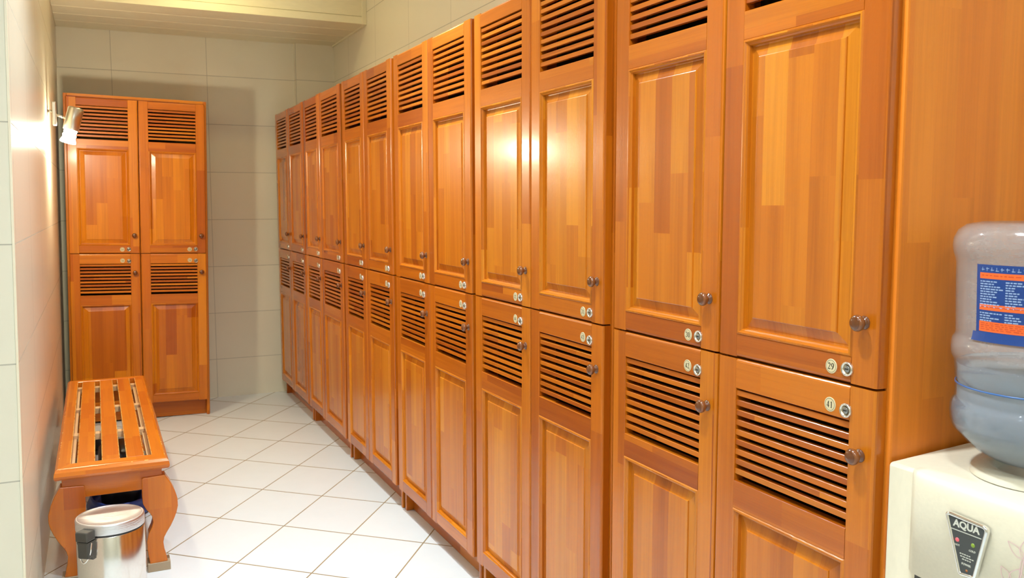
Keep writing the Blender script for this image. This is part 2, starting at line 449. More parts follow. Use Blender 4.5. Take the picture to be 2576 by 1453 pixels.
def ribbon(mb, st, org, size, mat, y):
    """flat pen strokes on the plane y in local x, z"""
    for s_ in st:
        n = len(s_)
        L_, R_ = [], []
        for i, (x, z, w_) in enumerate(s_):
            a, c = s_[max(i-1, 0)], s_[min(i+1, n-1)]
            dx, dz = c[0]-a[0], c[1]-a[1]; l = math.hypot(dx, dz) or 1
            nx, nz = -dz/l*w_/2, dx/l*w_/2
            L_.append((org[0]+(x+nx)*size, y, org[1]+(z+nz)*size)); R_.append((org[0]+(x-nx)*size, y, org[1]+(z-nz)*size))
        for i in range(n-1):
            mb.poly([L_[i], R_[i], R_[i+1], L_[i+1]], mat)
def ring_flat(mb, r0, r1, y, mat, n=32):
    for k in range(n):
        a, c = 2*PI*k/n, 2*PI*(k+1)/n
        mb.poly([(r0*math.cos(a), y, r0*math.sin(a)), (r1*math.cos(a), y, r1*math.sin(a)), (r1*math.cos(c), y, r1*math.sin(c)), (r0*math.cos(c), y, r0*math.sin(c))], mat)

TOFRONT = Matrix.Rotation(PI/2, 4, 'X')       # lathe axis +Z -> -Y, out of the door
def make_badge(num):
    b = MB()
    b.lathe([(0, 0), (.0120, 0), (.0120, .0006), (.0116, .0010), (0, .0010)], 32, 0, TOFRONT, False)
    ring_flat(b, .0096, .0101, -.00115, 1)
    size = .0106
    for k, ch in enumerate(str(num)):
        ribbon(b, strokes(int(ch)), (-.0066+k*.0070, -.0053), size, 1, -.0012)
    return b

def template(name, mb, mats):
    me = bpy.data.meshes.new(name); mb.bm.to_mesh(me); mb.bm.free()
    for m in mats: me.materials.append(m)
    return me
kb = MB()
kb.lathe([(0, 0), (.0118, 0), (.0123, .0018), (.0108, .0040), (.0076, .0056), (.0066, .0080), (.0076, .0102), (.0112, .0124), (.0142, .0158),
          (.0151, .0194), (.0143, .0232), (.0116, .0262), (.0066, .0282), (0, .0288)], 28, 0, TOFRONT)
bmesh.ops.scale(kb.bm, vec=(.88, .86, .88), verts=kb.bm.verts)
KNOB_ME = template('knob', kb, [KNOBM])
lb = MB()
lb.lathe([(.0072, .0022), (.0080, .0036), (.0090, .0044), (.0102, .0041), (.0110, .0026), (.0113, 0)], 32, 0, TOFRONT)
lb.lathe([(0, .0006), (.0056, .0006), (.0064, .0010), (.0072, .0022)], 32, 3, TOFRONT)
lb.lathe([(0, .0028), (.0046, .0028), (.0052, .0022), (.0052, .0006)], 24, 1, TOFRONT)
lb.box((-.0030, -.0034, -.0008), (.0030, -.0028, .0008), mat=2)
bmesh.ops.scale(lb.bm, vec=(1.07, 1, 1.07), verts=lb.bm.verts)
LOCK_ME = template('lock', lb, [LOCKRIM, LOCKCORE, BLACK, LOCKBOWL])

# ------------------------------------------------------------------ locker units
DT = .022
def stile_profile(x0, x1, outer):
    """cross-section (x, y): rounded outer front corner"""
    r = .0055; c = .0012
    if outer == 'L':
        return [(x0, DT), (x0, r), (x0+.0010, .0024), (x0+.0028, .0008), (x0+r, 0), (x1-c, 0), (x1, c), (x1, DT)]
    return [(x0, DT), (x0, c), (x0+c, 0), (x1-r, 0), (x1-.0028, .0008), (x1-.0010, .0024), (x1, r), (x1, DT)]
def rail_profile(z0, z1, outer):
    r = .0055; c = .0012
    if outer == 'T': return [(DT, z0), (c, z0), (0, z0+c), (0, z1-r), (.0008, z1-.0028), (.0024, z1-.0010), (r, z1), (DT, z1)]
    if outer == 'B': return [(DT, z0), (r, z0), (.0024, z0+.0010), (.0008, z0+.0028), (0, z0+r), (0, z1-c), (c, z1), (DT, z1)]
    return [(DT, z0), (c, z0), (0, z0+c), (0, z1-c), (c, z1), (DT, z1)]

def make_door(parent, w, upper, num, loc, wm):
    ST = .052 if w > .36 else .050
    if upper: h = .852; pz = (.043, .576); lz = (.627, .810)
    else: h = .864; pz = (.044, .578); lz = (.631, .808)
    b = MB()
    b.prism(stile_profile(0, ST, 'L'), 2, 0, h)
    b.prism(stile_profile(w-ST, w, 'R'), 2, 0, h)
    b.prism(rail_profile(0, pz[0], 'B'), 0, ST, w-ST)
    b.prism(rail_profile(pz[1], lz[0], ''), 0, ST, w-ST)
    b.prism(rail_profile(lz[1], h, 'T'), 0, ST, w-ST)
    d = obj('door', b, wm[1], parent); d.location = loc
    # moulded opening and raised field
    b = MB()
    x0, x1, z0, z1 = ST, w-ST, pz[0], pz[1]
    prof = [(-.001, .012), (-.001, .0010), (.0015, -.0016), (.0045, -.0020), (.0065, .0010), (.0085, .0020), (.0110, .0046), (.0120, .0110), (.0150, .0112),
            (.0350, .0062), (.0358, .0040), (.0375, .0032)]
    tb = bmesh.new(); rings = []
    for ins, dep in prof:
        rings.append([tb.verts.new(p) for p in ((x0+ins, dep, z0+ins*.92), (x1-ins, dep, z0+ins*.92), (x1-ins, dep, z1-ins*.92), (x0+ins, dep, z1-ins*.92))])
    mo = []
    for i, (A, B) in enumerate(zip(rings, rings[1:])):
        for k in range(4):
            f = tb.faces.new((A[k], A[(k+1) % 4], B[(k+1) % 4], B[k]))
            mo.append((i, k))
    tb.faces.new(rings[-1])
    bmesh.ops.recalc_face_normals(tb, faces=tb.faces[:])
    if sum(f.normal.y*f.calc_area() for f in tb.faces) > 0: bmesh.ops.reverse_faces(tb, faces=tb.faces[:])
    b.merge(tb, Z)
    for f in b.bm.faces:   # level mouldings carry level grain
        c = f.calc_center_median()
        nrm = f.normal
        if abs(nrm.z) > .2 and abs(nrm.x) < .2 and (c.z < z0+.0115 or c.z > z1-.0115): b._uv([f], X, (33.0+num, 5.0))
    obj('raised_panel', b, wm[0], d)
    # louvre slats
    b = MB()
    n = 9; pitch = (lz[1]-lz[0])/(n+.45)
    for k in range(n):
        zc = lz[0]+pitch*(k+.98)
        t = .0054
        b.prism([(.0030, zc-t+.0008), (.0030, zc+t-.0008), (.0038, zc+t), (.0125, zc+t), (.0125, zc-t), (.0038, zc-t)], 0, ST-.004, w-ST+.004)
    obj('louver', b, wm[1], d)
    kz, lzz, bz = (.100, .022, .021) if upper else (h-.107, h-.041, h-.038)
    share('knob', KNOB_ME, d, (w-.028, .001, kz))
    share('lock', LOCK_ME, d, (w-.058, 0, lzz))
    o = obj('number_badge', make_badge(num), [BADGE, INK], d); o.location = (w-.092, 0, bz)
    return d

def make_unit(label, loc, rotz, width, split, nums, wm, depth=.362, over=.010, ztop=1.824, group='wooden locker units', side_mat=None, near_side=None):
    """local x runs from the viewer's left to right along the front, y goes into the unit"""
    t = thing('locker_unit', label, 'locker', loc, rotz, group)
    b = MB()
    x0, x1 = -over, width+over
    S = .018
    y0 = DT+.001
    b.box((x0, y0+.006, 0), (x0+S, depth, ztop), Z, .002)
    b.box((x1-S, y0, 0), (x1, depth, ztop), Z, .004, mat=1 if side_mat else 0)
    b.box((split-S/2, y0+.004, .092), (split+S/2, depth, ztop-.002), Z)
    b.box((x0+S, y0+.002, ztop-S), (x1-S, depth, ztop), X)
    b.box((x0+S, y0+.002, .949), (x1-S, depth, .967), X)
    b.box((x0+S, y0+.002, .092), (x1-S, depth, .110), X)
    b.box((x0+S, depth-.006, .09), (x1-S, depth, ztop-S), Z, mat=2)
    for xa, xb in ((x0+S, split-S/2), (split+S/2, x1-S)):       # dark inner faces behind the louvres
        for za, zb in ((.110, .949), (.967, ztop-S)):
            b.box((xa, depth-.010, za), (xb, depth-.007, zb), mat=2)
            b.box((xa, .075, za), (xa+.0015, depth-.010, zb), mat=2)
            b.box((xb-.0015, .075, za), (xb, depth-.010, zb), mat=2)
    obj('carcass', b, [wm[1], side_mat or wm[1], INNER], t)
    b = MB(); b.box((x0+S, .060, 0), (x1-S, .076, .092), X, .001); obj('plinth', b, wm[1], t)
    g = .002
    u1, u2, l1, l2 = nums
    make_door(t, split-g, True, u1, (0, 0, .965), wm)
    make_door(t, width-split-g, True, u2, (split+g, 0, .965), wm)
    make_door(t, split-g, False, l1, (0, 0, .097), wm)
    make_door(t, width-split-g, False, l2, (split+g, 0, .097), wm)
    return t

UNITS = [  # near Y, split Y, far Y, label
    (.950, 1.329, 1.706, 'wooden louvred locker unit standing right beside the white water cooler'),
    (1.753, 2.134, 2.522, 'second wooden locker unit from the water cooler, catching the brightest lamp reflection'),
    (2.550, 2.940, 3.326, 'third wooden locker unit from the water cooler in the long row'),
    (3.364, 3.751, 4.122, 'fourth wooden locker unit from the water cooler in the long row'),
    (4.160, 4.593, 4.968, 'wooden locker unit second from the far end of the long row'),
    (4.996, 5.406, 5.797, 'farthest wooden locker unit of the long row, against the boxed wall corner'),
]
for k, (yn, ys, yf, lab) in enumerate(UNITS):
    nr = 29+2*k
    make_unit(lab, (0, yf, 0), -PI/2, yf-yn, yf-ys, (nr+1, nr, nr+13, nr+12), (WOOD, WOODF), group=None,
              side_mat=WOODP if k == 0 else None, over=.010 if k != 4 else .008)
cab = make_unit('separate wooden locker unit facing the camera at the end wall, behind the bench', (-1.228, 5.383, 0), 0, .716, .361, (54, 53, 56, 55), (WOODB, WOODBF),
                depth=.40, over=.012, ztop=1.838, group=None)
# it stands a little out of plumb, resting on its right foot
piv = Vector((-.512+.012, 5.383, 0)); ang = .021
R = Matrix.Rotation(ang, 4, 'Y')
cab.matrix_world = Matrix.Translation(piv) @ R @ Matrix.Translation(-piv) @ Matrix.Translation(cab.location)

# ------------------------------------------------------------------ slatted bench
t = thing('bench', 'slatted wooden bench with curved legs and worn edges by the left wall', 'bench', (-1.0525, 3.90, 0))
BX0, BX1, BY0, BY1, BZ0, BZ1 = -1.227+1.0525, -.878+1.0525, 3.098-3.90, 4.700-3.90, .362, .397
def bull(a, out):   # rail profile with rounded outer edge, position a is the outer edge, inner at a+w
    pass
b = MB()
def rail_round(mb, axis, outer, inner, a, c, miter=True):
    """frame rail with rounded outer edge and mitred ends"""
    s_ = 1 if inner > outer else -1
    prof = [(outer+s_*.006, BZ0), (outer+s_*.001, BZ0+.006), (outer, BZ0+.013), (outer+s_*.003, BZ1-.010), (outer+s_*.011, BZ1-.002), (outer+s_*.020, BZ1), (inner-s_*.0015, BZ1), (inner, BZ1-.0015), (inner, BZ0)]
    tb = bmesh.new(); rr = []
    for end, sg in ((a, 1), (c, -1)):
        ring = []
        for p, z in prof:
            e = end+sg*abs(p-outer) if miter else end
            ring.append(tb.verts.new((p, e, z) if axis == 1 else (e, p, z)))
        rr.append(ring)
    n = len(prof)
    for k in range(n): tb.faces.new((rr[0][k], rr[0][(k+1) % n], rr[1][(k+1) % n], rr[1][k]))
    tb.faces.new(rr[0]); tb.faces.new(rr[1])
    bmesh.ops.recalc_face_normals(tb, faces=tb.faces[:])
    mb.merge(tb, Y if axis == 1 else X)
for (axis, o_, i_, a, c) in ((1, BX0, BX0+.049, BY0, BY1), (1, BX1, BX1-.053, BY0, BY1), (0, BY0, BY0+.072, BX0, BX1), (0, BY1, BY1-.060, BX0, BX1)):
    b = MB()
    s_ = 1 if i_ > o_ else -1
    prof = [(o_+s_*.006, BZ0), (o_+s_*.001, BZ0+.006), (o_, BZ0+.013), (o_+s_*.003, BZ1-.010), (o_+s_*.011, BZ1-.002), (o_+s_*.0135, BZ1-.001), (o_+s_*.020, BZ1), (i_-s_*.0022, BZ1), (i_, BZ1-.0022), (i_, BZ0)]
    other = .072 if axis == 1 else .050
    wid_ = abs(i_-o_)
    tb = bmesh.new(); rr = []
    for end, sg in ((a, 1), (c, -1)):
        lim = (.072 if end == BY0 else .060) if axis == 1 else (.049 if end == BX0 else .053)
        rr.append([tb.verts.new((p, end+sg*abs(p-o_)*lim/wid_, z) if axis == 1 else (end+sg*abs(p-o_)*lim/wid_, p, z)) for p, z in prof])
    n = len(prof)
    for k in range(n): tb.faces.new((rr[0][k], rr[0][(k+1) % n], rr[1][(k+1) % n], rr[1][k]))
    tb.faces.new(rr[0]); tb.faces.new(rr[1])
    bmesh.ops.recalc_face_normals(tb, faces=tb.faces[:])
    b.merge(tb, Y if axis == 1 else X)
    for f in b.bm.faces:
        if len(f.verts) != 4: continue
        ps = [(v.co.x if axis == 1 else v.co.y) for v in f.verts]; zz = [v.co.z for v in f.verts]
        if axis == 1 and max(abs(p-i_) for p in ps) < .003 and min(zz) > BZ1-.004: f.material_index = 1
        if min(zz) > BZ1-.0025 and max(abs(p-o_) for p in ps) < .0145: f.material_index = 2
    obj('seat_rail', b, [WOODBENCH, WORN, CHIP], t)
for xa, xb in ((-1.160, -1.105), (-1.085, -1.029), (-1.009, -.953)):
    b = MB(); b.box((xa+1.0525, BY0+.071, BZ1-.022), (xb+1.0525, BY1-.059, BZ1), Y, .0028, seg=1)
    for f in b.bm.faces:
        if abs(f.normal.x) > .2 and f.normal.z > .2 and abs(f.normal.y) < .1: f.material_index = 1
    obj('slat', b, [WOODBENCH, WORN], t)
for yc in (3.665, 4.125, 4.600):
    b = MB(); b.box((BX0+.02, yc-.020-3.90, BZ1-.046), (BX1-.02, yc+.020-3.90, BZ1-.0225), X, .001); obj('cross_bar', b, PALE, t)
for xa, xb in ((-1.206, -1.169), (-.941, -.900)):
    b = MB(); b.box((xa+1.0525, BY0+.06, BZ0-.018), (xb+1.0525, BY1-.05, BZ0-.0005), Y, .001); obj('ledge', b, PALE, t)
# aprons
for xa, xb, ya, yb, gr in ((-1.206, -.902, 3.136, 3.158, X), (-1.206, -.902, 4.640, 4.662, X), (-1.206, -1.188, 3.158, 4.640, Y), (-.920, -.902, 3.158, 4.640, Y)):
    b = MB(); b.box((xa+1.0525, ya-3.90, .288), (xb+1.0525, yb-3.90, .3615), gr, .002); obj('apron', b, WOODBENCH, t)
legprof = [(.1595, .332), (.1765, .303), (.1880, .275), (.1965, .244), (.1970, .218), (.1925, .198), (.1840, .176), (.1720, .152), (.1580, .130), (.1495, .114), (.1460, .098),
           (.1480, .075), (.1530, .052), (.1580, .030), (.1020, .026), (.0985, .052), (.0950, .080), (.0950, .105), (.1010, .133), (.1110, .154), (.1160, .172), (.1140, .192),
           (.1070, .205), (.0960, .220), (.0870, .240), (.0855, .262), (.0865, .326), (.0895, .329)]
for sx in (-1, 1):
    for yf_, yb_ in ((3.128, 3.182), (4.616, 4.670)):
        b = MB()
        b.prism([(sx*x_, z_) for x_, z_ in legprof], 1, yf_-3.90, yb_-3.90, Z, bev=.002)
        lg = obj('leg', b, WOODBENCH, t)
        b = MB(); b.box((sx*.130-.036, yf_-.006-3.90, 0), (sx*.130+.036, yb_+.006-3.90, .029), Z, .001); obj('foot_pad', b, PADGREY, lg)['label'] = 'grey foot pad under the leg'

# ------------------------------------------------------------------ pedal bin
t = thing('pedal_bin', 'small chrome pedal bin with grey hinge in front of the bench', 'bin', (-1.068, 2.945, 0), math.radians(52))
RB = .099
b = MB(); b.lathe([(0, .004), (.094, .004), (RB+.002, .006), (RB+.003, .020), (RB-.001, .024)], 48); obj('base', b, RUBBER, t)
b = MB(); b.lathe([(RB-.001, .022), (RB, .026), (RB, .240), (RB-.002, .243), (RB-.008, .243), (RB-.008, .03)], 64); obj('body', b, STEEL, t)
b = MB(); b.lathe([(RB-.004, .2425), (RB-.0005, .2432), (RB-.0005, .2465), (RB-.004, .2475)], 64); obj('gasket', b, RUBBER, t)
b = MB(); b.lathe([(RB-.004, .2478), (RB+.0005, .2480), (RB+.0008, .250), (RB+.0008, .2745), (RB-.0002, .2785), (RB-.0030, .2808), (RB-.0058, .2800), (RB-.0080, .2782), (.06, .2786), (.03, .2788), (0, .2788)], 64)
obj('lid', b, STEELLID, t)
b = MB(); b.box((-RB-.034, -.021, .240), (-RB+.004, .021, .270), Z, .004); b.box((-RB-.030, -.0195, .186), (-RB+.002, .0195, .239), Z, .006)
b.prism([(-RB-.030, .238), (-RB+.002, .238), (-RB+.002, .180), (-RB-.010, .180)], 1, -.019, .019)
obj('hinge', b, GREY, t)['label'] = 'dark grey plastic lid hinge'
b = MB()
pts = [(-RB-.016, -.0225, .232), (-RB-.030, -.024, .215)]
pts = [(-RB-.018, -.023, .236)]+[(-RB-.018-.010*math.sin(k/12*PI), -.024+.048*k/12, .236-.062*math.sin(k/12*PI)**.55) for k in range(1, 12)]+[(-RB-.018, .023, .236)]
b.tube(pts, .0022); obj('wire_handle', b, CHROME, t)
b = MB(); b.box((RB-.004, -.022, .006), (RB+.040, .022, .014), Z, .003); obj('pedal', b, GREY, t)

# ------------------------------------------------------------------ blue sack and black handbag under the bench
def crumple(mb, amp, sc_, seed):
    from mathutils import noise as nz
    for v in mb.bm.verts:
        n = nz.noise_vector(v.co*sc_+Vector((seed, 0, 0)))
        v.co += n*amp*min(1, max(v.co.z, 0)/.03+.0)
t = MB()
prof = [(0, .004), (.10, .004), (.120, .006), (.124, .016), (.116, .034), (.110, .050), (.112, .062), (.108, .066), (.103, .060), (.100, .046), (.104, .030), (.104, .016), (.09, .012), (0, .010)]
t.lathe(prof, 48, 0, None, True, Z, 1.06, 1.80); crumple(t, .006, 18, 3.0)
o = obj('blue_bag', t, BLUEBAG); o.location = (-1.022, 3.90, 0)
tag(o, 'crumpled open blue sack on the floor under the bench', 'bag')
t = thing('black_handbag', 'black leather handbag with brass clasp sitting in the blue sack', 'handbag', (-1.022, 3.90, .016))
b = MB()
tb = bmesh.new(); rings = []
for z_, sx, sy in ((0, .070, .108), (.02, .076, .116), (.10, .078, .118), (.19, .080, .120), (.228, .078, .118), (.240, .066, .106)):
    ring = []
    for k in range(40):
        a = 2*PI*k/40; c_, s_ = math.cos(a), math.sin(a)
        e = .70
        ring.append(tb.verts.new((sx*math.copysign(abs(c_)**e, c_), sy*math.copysign(abs(s_)**e, s_), z_)))
    rings.append(ring)
for A, B in zip(rings, rings[1:]):
    for k in range(40): tb.faces.new((A[k], A[(k+1) % 40], B[(k+1) % 40], B[k]))
tb.faces.new(rings[0][::-1]); tb.faces.new(rings[-1]); bmesh.ops.recalc_face_normals(tb, faces=tb.faces[:])
b.merge(tb, Z, 0, True); obj('body', b, LEATHER, t)
b = MB(); b.box((-.008, -.126, .085), (.008, -.115, .135), Z, .003); obj('clasp', b, GOLD, t)['label'] = 'brass clasp'
b = MB(); b.tube([(-.05, -.106, .19), (-.045, -.119, .15), (-.02, -.126, .125), (.0, -.126, .122), (.02, -.126, .125), (.04, -.121, .15), (.05, -.106, .19)], .006); obj('handle', b, LEATHER, t)
# trainers behind the bench
def trainer(label, loc, rz, m):
    t = thing('trainer_shoe', label, 'shoe', loc, rz, None)
    def loft(sec):
        tb = bmesh.new(); rings = []
        for y_, w_, z0, z1 in sec:
            rings.append([tb.verts.new((w_*math.cos(2*PI*k/20), y_, (z0+z1)/2+(z1-z0)/2*math.copysign(abs(math.sin(2*PI*k/20))**.7, math.sin(2*PI*k/20)))) for k in range(20)])
        for A, B in zip(rings, rings[1:]):
            for k in range(20): tb.faces.new((A[k], A[(k+1) % 20], B[(k+1) % 20], B[k]))
        tb.faces.new(rings[0]); tb.faces.new(rings[-1]); bmesh.ops.recalc_face_normals(tb, faces=tb.faces[:])
        mb = MB(); mb.merge(tb, Z, 0, True); return mb
    obj('sole', loft([(-.130, .018, 0, .022), (-.125, .032, 0, .024), (-.06, .036, 0, .024), (.02, .034, 0, .024), (.08, .044, 0, .024), (.12, .034, 0, .024), (.135, .014, .004, .022)]), SOLE, t)
    obj('upper', loft([(-.126, .022, .018, .085), (-.115, .032, .018, .098), (-.06, .036, .018, .094), (-.02, .036, .018, .090), (.03, .036, .018, .076), (.08, .042, .018, .056), (.115, .034, .018, .044), (.130, .016, .018, .034)]), m, t)
    b = MB()
    for k in range(5):
        y_ = -.01+k*.018; z_ = .0895-.0012*k*k-.002*k
        b.tube([(-.028, y_, z_-.012), (-.014, y_+.004, z_+.001), (.014, y_+.008, z_), (.028, y_+.010, z_-.014)], .003, 6)
    obj('laces', b, CANVAS, t)
trainer('dark trainer with pale laces behind the bench, nearer the left wall', (-1.110, 4.88, 0), math.radians(8), SOLE)
trainer('pale grey trainer behind the bench, farther from the left wall', (-1.005, 4.87, 0), math.radians(-4), CANVAS)

# ------------------------------------------------------------------ wall spotlight
LY = 4.50
t = thing('wall_spotlight', 'lit metal spotlight mounted on the left tiled wall', 'lamp', (xl(1.655), LY, 1.655))
b = MB(); b.box((.020, -.030, -.052), (.036, .030, .052), Z, .003); obj('mounting_plate', b, BRUSHED, t)
b = MB(); b.tube([(.0005, 0, .012), (.021, 0, .012)], .006); obj('standoff', b, CHROME, t)
b = MB(); b.tube([(.034, 0, -.004), (.050, 0, -.009), (.072, 0, -.018)], .0055); obj('arm', b, CHROME, t)
top = Vector((-1.127-xl(1.655), 0, 1.686-1.655)); bot = Vector((-1.170-xl(1.655), 0, 1.524-1.655))
ax = (bot-top).normalized()
Q = Matrix.Translation(top) @ ax.to_track_quat('Z', 'Y').to_matrix().to_4x4()
b = MB(); b.lathe([(0, 0), (.026, 0), (.031, .002), (.0335, .006), (.0335, .104), (.032, .106), (.030, .104), (.030, .02), (0, .018)], 40, 0, Q); obj('lamp_head', b, BRUSHED, t)
def emis(name, col, s):
    m, nt, bs = new_mat(name)
    bs.inputs['Base Color'].default_value = (1, 1, 1, 1)
    bs.inputs['Emission Color'].default_value = (*col, 1); bs.inputs['Emission Strength'].default_value = s
    return m
BULB = emis('lit_bulb_glass', (1.0, .91, .68), 430)
b = MB(); b.lathe([(0, .05), (.020, .05), (.022, .10), (.027, .112), (.024, .120), (.0285, .130), (.0255, .138), (.033, .158), (.031, .163), (.024, .165), (0, .166)], 36, 0, Q); obj('bulb', b, BULB, t)

# ------------------------------------------------------------------ water cooler
t = thing('water_cooler', 'cream water cooler cabinet with small dark control badge beside the lockers', 'water cooler', (.169, .762, -.0))
ox, oy = .165, .765
b = MB()
b.prism([(.009-ox, 0), (.009-ox, .850), (.011-ox, .8535), (.015-ox, .855), (.31-ox, .870), (.325-ox, .862), (.325-ox, 0)], 1, .612-oy, .935-oy, Z, bev=.002)
obj('cabinet', b, PLASTIC, t)
# bowed front cover
b = MB()
tb = bmesh.new(); n = 20
secs = [(.700, 0.0), (.703, 1.0), (.837, 1.0), (.848, .93), (.8535, .72), (.8560, .35), (.8582, -1.3)]
grid = []
for k in range(n+1):
    s_ = k/n; yy = .890-s_*.248
    bow = -.0075*(1-(2*s_-1)**2)-.010
    edge = min(1, min(s_, 1-s_)*40)**.5
    grid.append([tb.verts.new(((.010+bow*f_*(.35+.65*edge) if f_ >= 0 else .010+.020)-ox, yy-oy, z_)) for z_, f_ in secs])
for k in range(n):
    for i in range(len(secs)-1): tb.faces.new((grid[k][i], grid[k+1][i], grid[k+1][i+1], grid[k][i+1]))
for gk in (grid[0], grid[n]):
    vv = [tb.verts.new((.0110-ox, gk[0].co.y, z_)) for z_, _ in secs[:-1]]
    for i in range(len(secs)-2): tb.faces.new((gk[i], gk[i+1], vv[i+1], vv[i]))
bmesh.ops.recalc_face_normals(tb, faces=tb.faces[:])
b.merge(tb, Z, 0, True)
cover = obj('front_cover', b, PLASTIC, t)
b = MB(); b.box((.0075-ox, .650-oy, .45), (.0095-ox, .880-oy, .698), Z); obj('tap_recess', b, GREY, t)
for k, yy in enumerate((.715, .815)):
    b = MB(); b.box((-.024-ox, yy-.012-oy, .600), (.0075-ox, yy+.012-oy, .640), Z, .004); obj('tap', b, PLASTIC, t)
# collar under the bottle
CX, CY = .140, .780
b = MB(); b.lathe([(.090, .858), (.088, .8655), (.078, .8692), (.064, .8702), (.056, .867), (.05, .850)], 48, 0, Matrix.Translation((CX-ox-.004, CY-oy+.003, 0))); obj('bottle_collar', b, PLASTIC, t)
# control badge: rounded trapezoid, chrome rim, dark face, lettering
XF = -.0145
def trap(s_, n=6):
    P_ = [(.8165, .8215, .008), (.7490, .8180, .009), (.7655, .7400, .005), (.7905, .7375, .005)]
    cy = sum(p[0] for p in P_)/4; cz = sum(p[1] for p in P_)/4
    out = []
    m = len(P_)
    for i, (y_, z_, r_) in enumerate(P_):
        p = Vector((y_, z_)); a = (Vector(P_[i-1][:2])-p).normalized(); c = (Vector(P_[(i+1) % m][:2])-p).normalized()
        r_ = r_*1.1
        for k in range(n+1):
            u = k/n
            q_ = (p+a*r_)*(1-u)**2+p*2*u*(1-u)+(p+c*r_)*u**2
            out.append(q_)
    res = []
    for i, q_ in enumerate(out):
        a = out[i-1]; c = out[(i+1) % len(out)]; d_ = (c-a).normalized(); nn = Vector((-d_.y, d_.x))
        if nn.dot(Vector((cy, cz))-q_) < 0: nn = -nn
        res.append(q_+nn*s_)
    return res
b = MB()
loops = [(0, .004), (-.0005, -.001), (.0010, -.0030), (.0025, -.0034), (.0042, -.0022), (.0046, -.0005)]
tb = bmesh.new(); rr = []
for s_, xo in loops: rr.append([tb.verts.new((XF+xo-ox, p.x-oy, p.y)) for p in trap(s_)])
for A, B in zip(rr, rr[1:]):
    m = len(A)
    for k in range(m): tb.faces.new((A[k], A[(k+1) % m], B[(k+1) % m], B[k]))
bmesh.ops.recalc_face_normals(tb, faces=tb.faces[:])
b.merge(tb, Z, 0, True)
badge = obj('control_badge', b, CHROME, t)
b = MB()
pp = trap(.0040); b.poly([(XF-.0012-ox, p.x-oy, p.y) for p in pp])
# line under the name
b.box((XF-.0018-ox, .7590-oy, .7990), (XF-.0012-ox, .8065-oy, .7999), mat=1)
for yy, zz, mt in ((.7950, .7860, 2), (.7710, .7860, 3)):
    b.lathe([(0, .0012), (.0022, .0010), (.0030, 0)], 16, mt, Matrix.Translation((XF-.0012-ox, yy-oy, zz)) @ Matrix.Rotation(-PI/2, 4, 'Y'))
b.lathe([(0, .0008), (.0014, .0006), (.0018, 0)], 12, 4, Matrix.Translation((XF-.0012-ox, .7785-oy, .7475)) @ Matrix.Rotation(-PI/2, 4, 'Y'))
# fine print too small to read: broken pale dashes
rn = random.Random(4)
for zz, ya, yb in ((.7690, .790, .774), (.7655, .789, .770), (.7620, .786, .772)):
    yy = ya
    while yy > yb:
        w_ = rn.uniform(.002, .004); b.box((XF-.0015-ox, yy-w_-oy, zz-.0006), (XF-.0012-ox, yy-oy, zz+.0006), mat=1); yy -= w_+.001
obj('badge_face', b, [FACE, LETTER, REDL, GREENL, AMBERL], badge)
def text_mesh(mb, s_, size, loc, mat, off=0):
    cu = bpy.data.curves.new('txt', 'FONT'); cu.body = s_; cu.size = size; cu.align_x = 'CENTER'; cu.align_y = 'CENTER'; cu.extrude = .0003; cu.offset = off
    o = bpy.data.objects.new('txt', cu); C.objects.link(o)
    bpy.context.view_layer.update()
    dg = bpy.context.evaluated_depsgraph_get()
    me = bpy.data.meshes.new_from_object(o.evaluated_get(dg))
    bpy.data.objects.remove(o); bpy.data.curves.remove(cu)
    # text plane xy -> face -X: text x -> -Y, text y -> Z
    me.transform(Matrix.Translation(loc) @ Matrix(((0, 0, -1, 0), (-1, 0, 0, 0), (0, 1, 0, 0), (0, 0, 0, 1))))
    tb = bmesh.new(); tb.from_mesh(me); bpy.data.meshes.remove(me)
    mb.merge(tb, Z, mat)
b = MB()
text_mesh(b, 'AQUA', .0138, (XF-.0016-ox, .7820-oy, .8086), 0, .0004)
obj('name_lettering', b, LETTER, badge); b = MB()
text_mesh(b, 'HOT', .0036, (XF-.0015-ox, .7945-oy, .7788), 0)
text_mesh(b, 'COLD', .0036, (XF-.0015-ox, .7715-oy, .7775), 0)
text_mesh(b, 'POWER', .0040, (XF-.0015-ox, .7795-oy, .7555), 0)
obj('indicator_lettering', b, LETTER, badge)
# pink flower print on the cover
b = MB()
def petal(y0, z0, ang, ln, wd):
    for sgn in (-1, 1):
        pts = []
        for k in range(11):
            u = k/10; a_ = ln*u; c_ = sgn*wd*math.sin(PI*u**.8)
            pts.append((y0-(a_*math.cos(ang)-c_*math.sin(ang)), z0+a_*math.sin(ang)+c_*math.cos(ang)))
        for p, q_ in zip(pts, pts[1:]):
            d_ = Vector((q_[0]-p[0], q_[1]-p[1])); nn = Vector((-d_.y, d_.x)).normalized()*.0005
            b.poly([(-.0225-ox, p[0]+nn.x-oy, p[1]+nn.y), (-.0225-ox, p[0]-nn.x-oy, p[1]-nn.y), (-.0225-ox, q_[0]-nn.x-oy, q_[1]-nn.y), (-.0225-ox, q_[0]+nn.x-oy, q_[1]+nn.y)])
for a in ((.705, .790, 2.5, .028, .006), (.705, .790, .6, .028, .007), (.705, .790, 1.6, .024, .006), (.722, .752, 2.2, .022, .006), (.722, .752, 1.1, .026, .006), (.712, .748, .5, .026, .007), (.700, .765, 1.9, .024, .006)): petal(*a)
for p, q_ in (((.705, .790), (.709, .760)), ((.709, .760), (.722, .752)), ((.722, .752), (.724, .725)), ((.709, .760), (.708, .72))):
    b.poly([(-.0225-ox, p[0]+.0007-oy, p[1]), (-.0225-ox, p[0]-.0007-oy, p[1]), (-.0225-ox, q_[0]-.0007-oy, q_[1]), (-.0225-ox, q_[0]+.0007-oy, q_[1])])
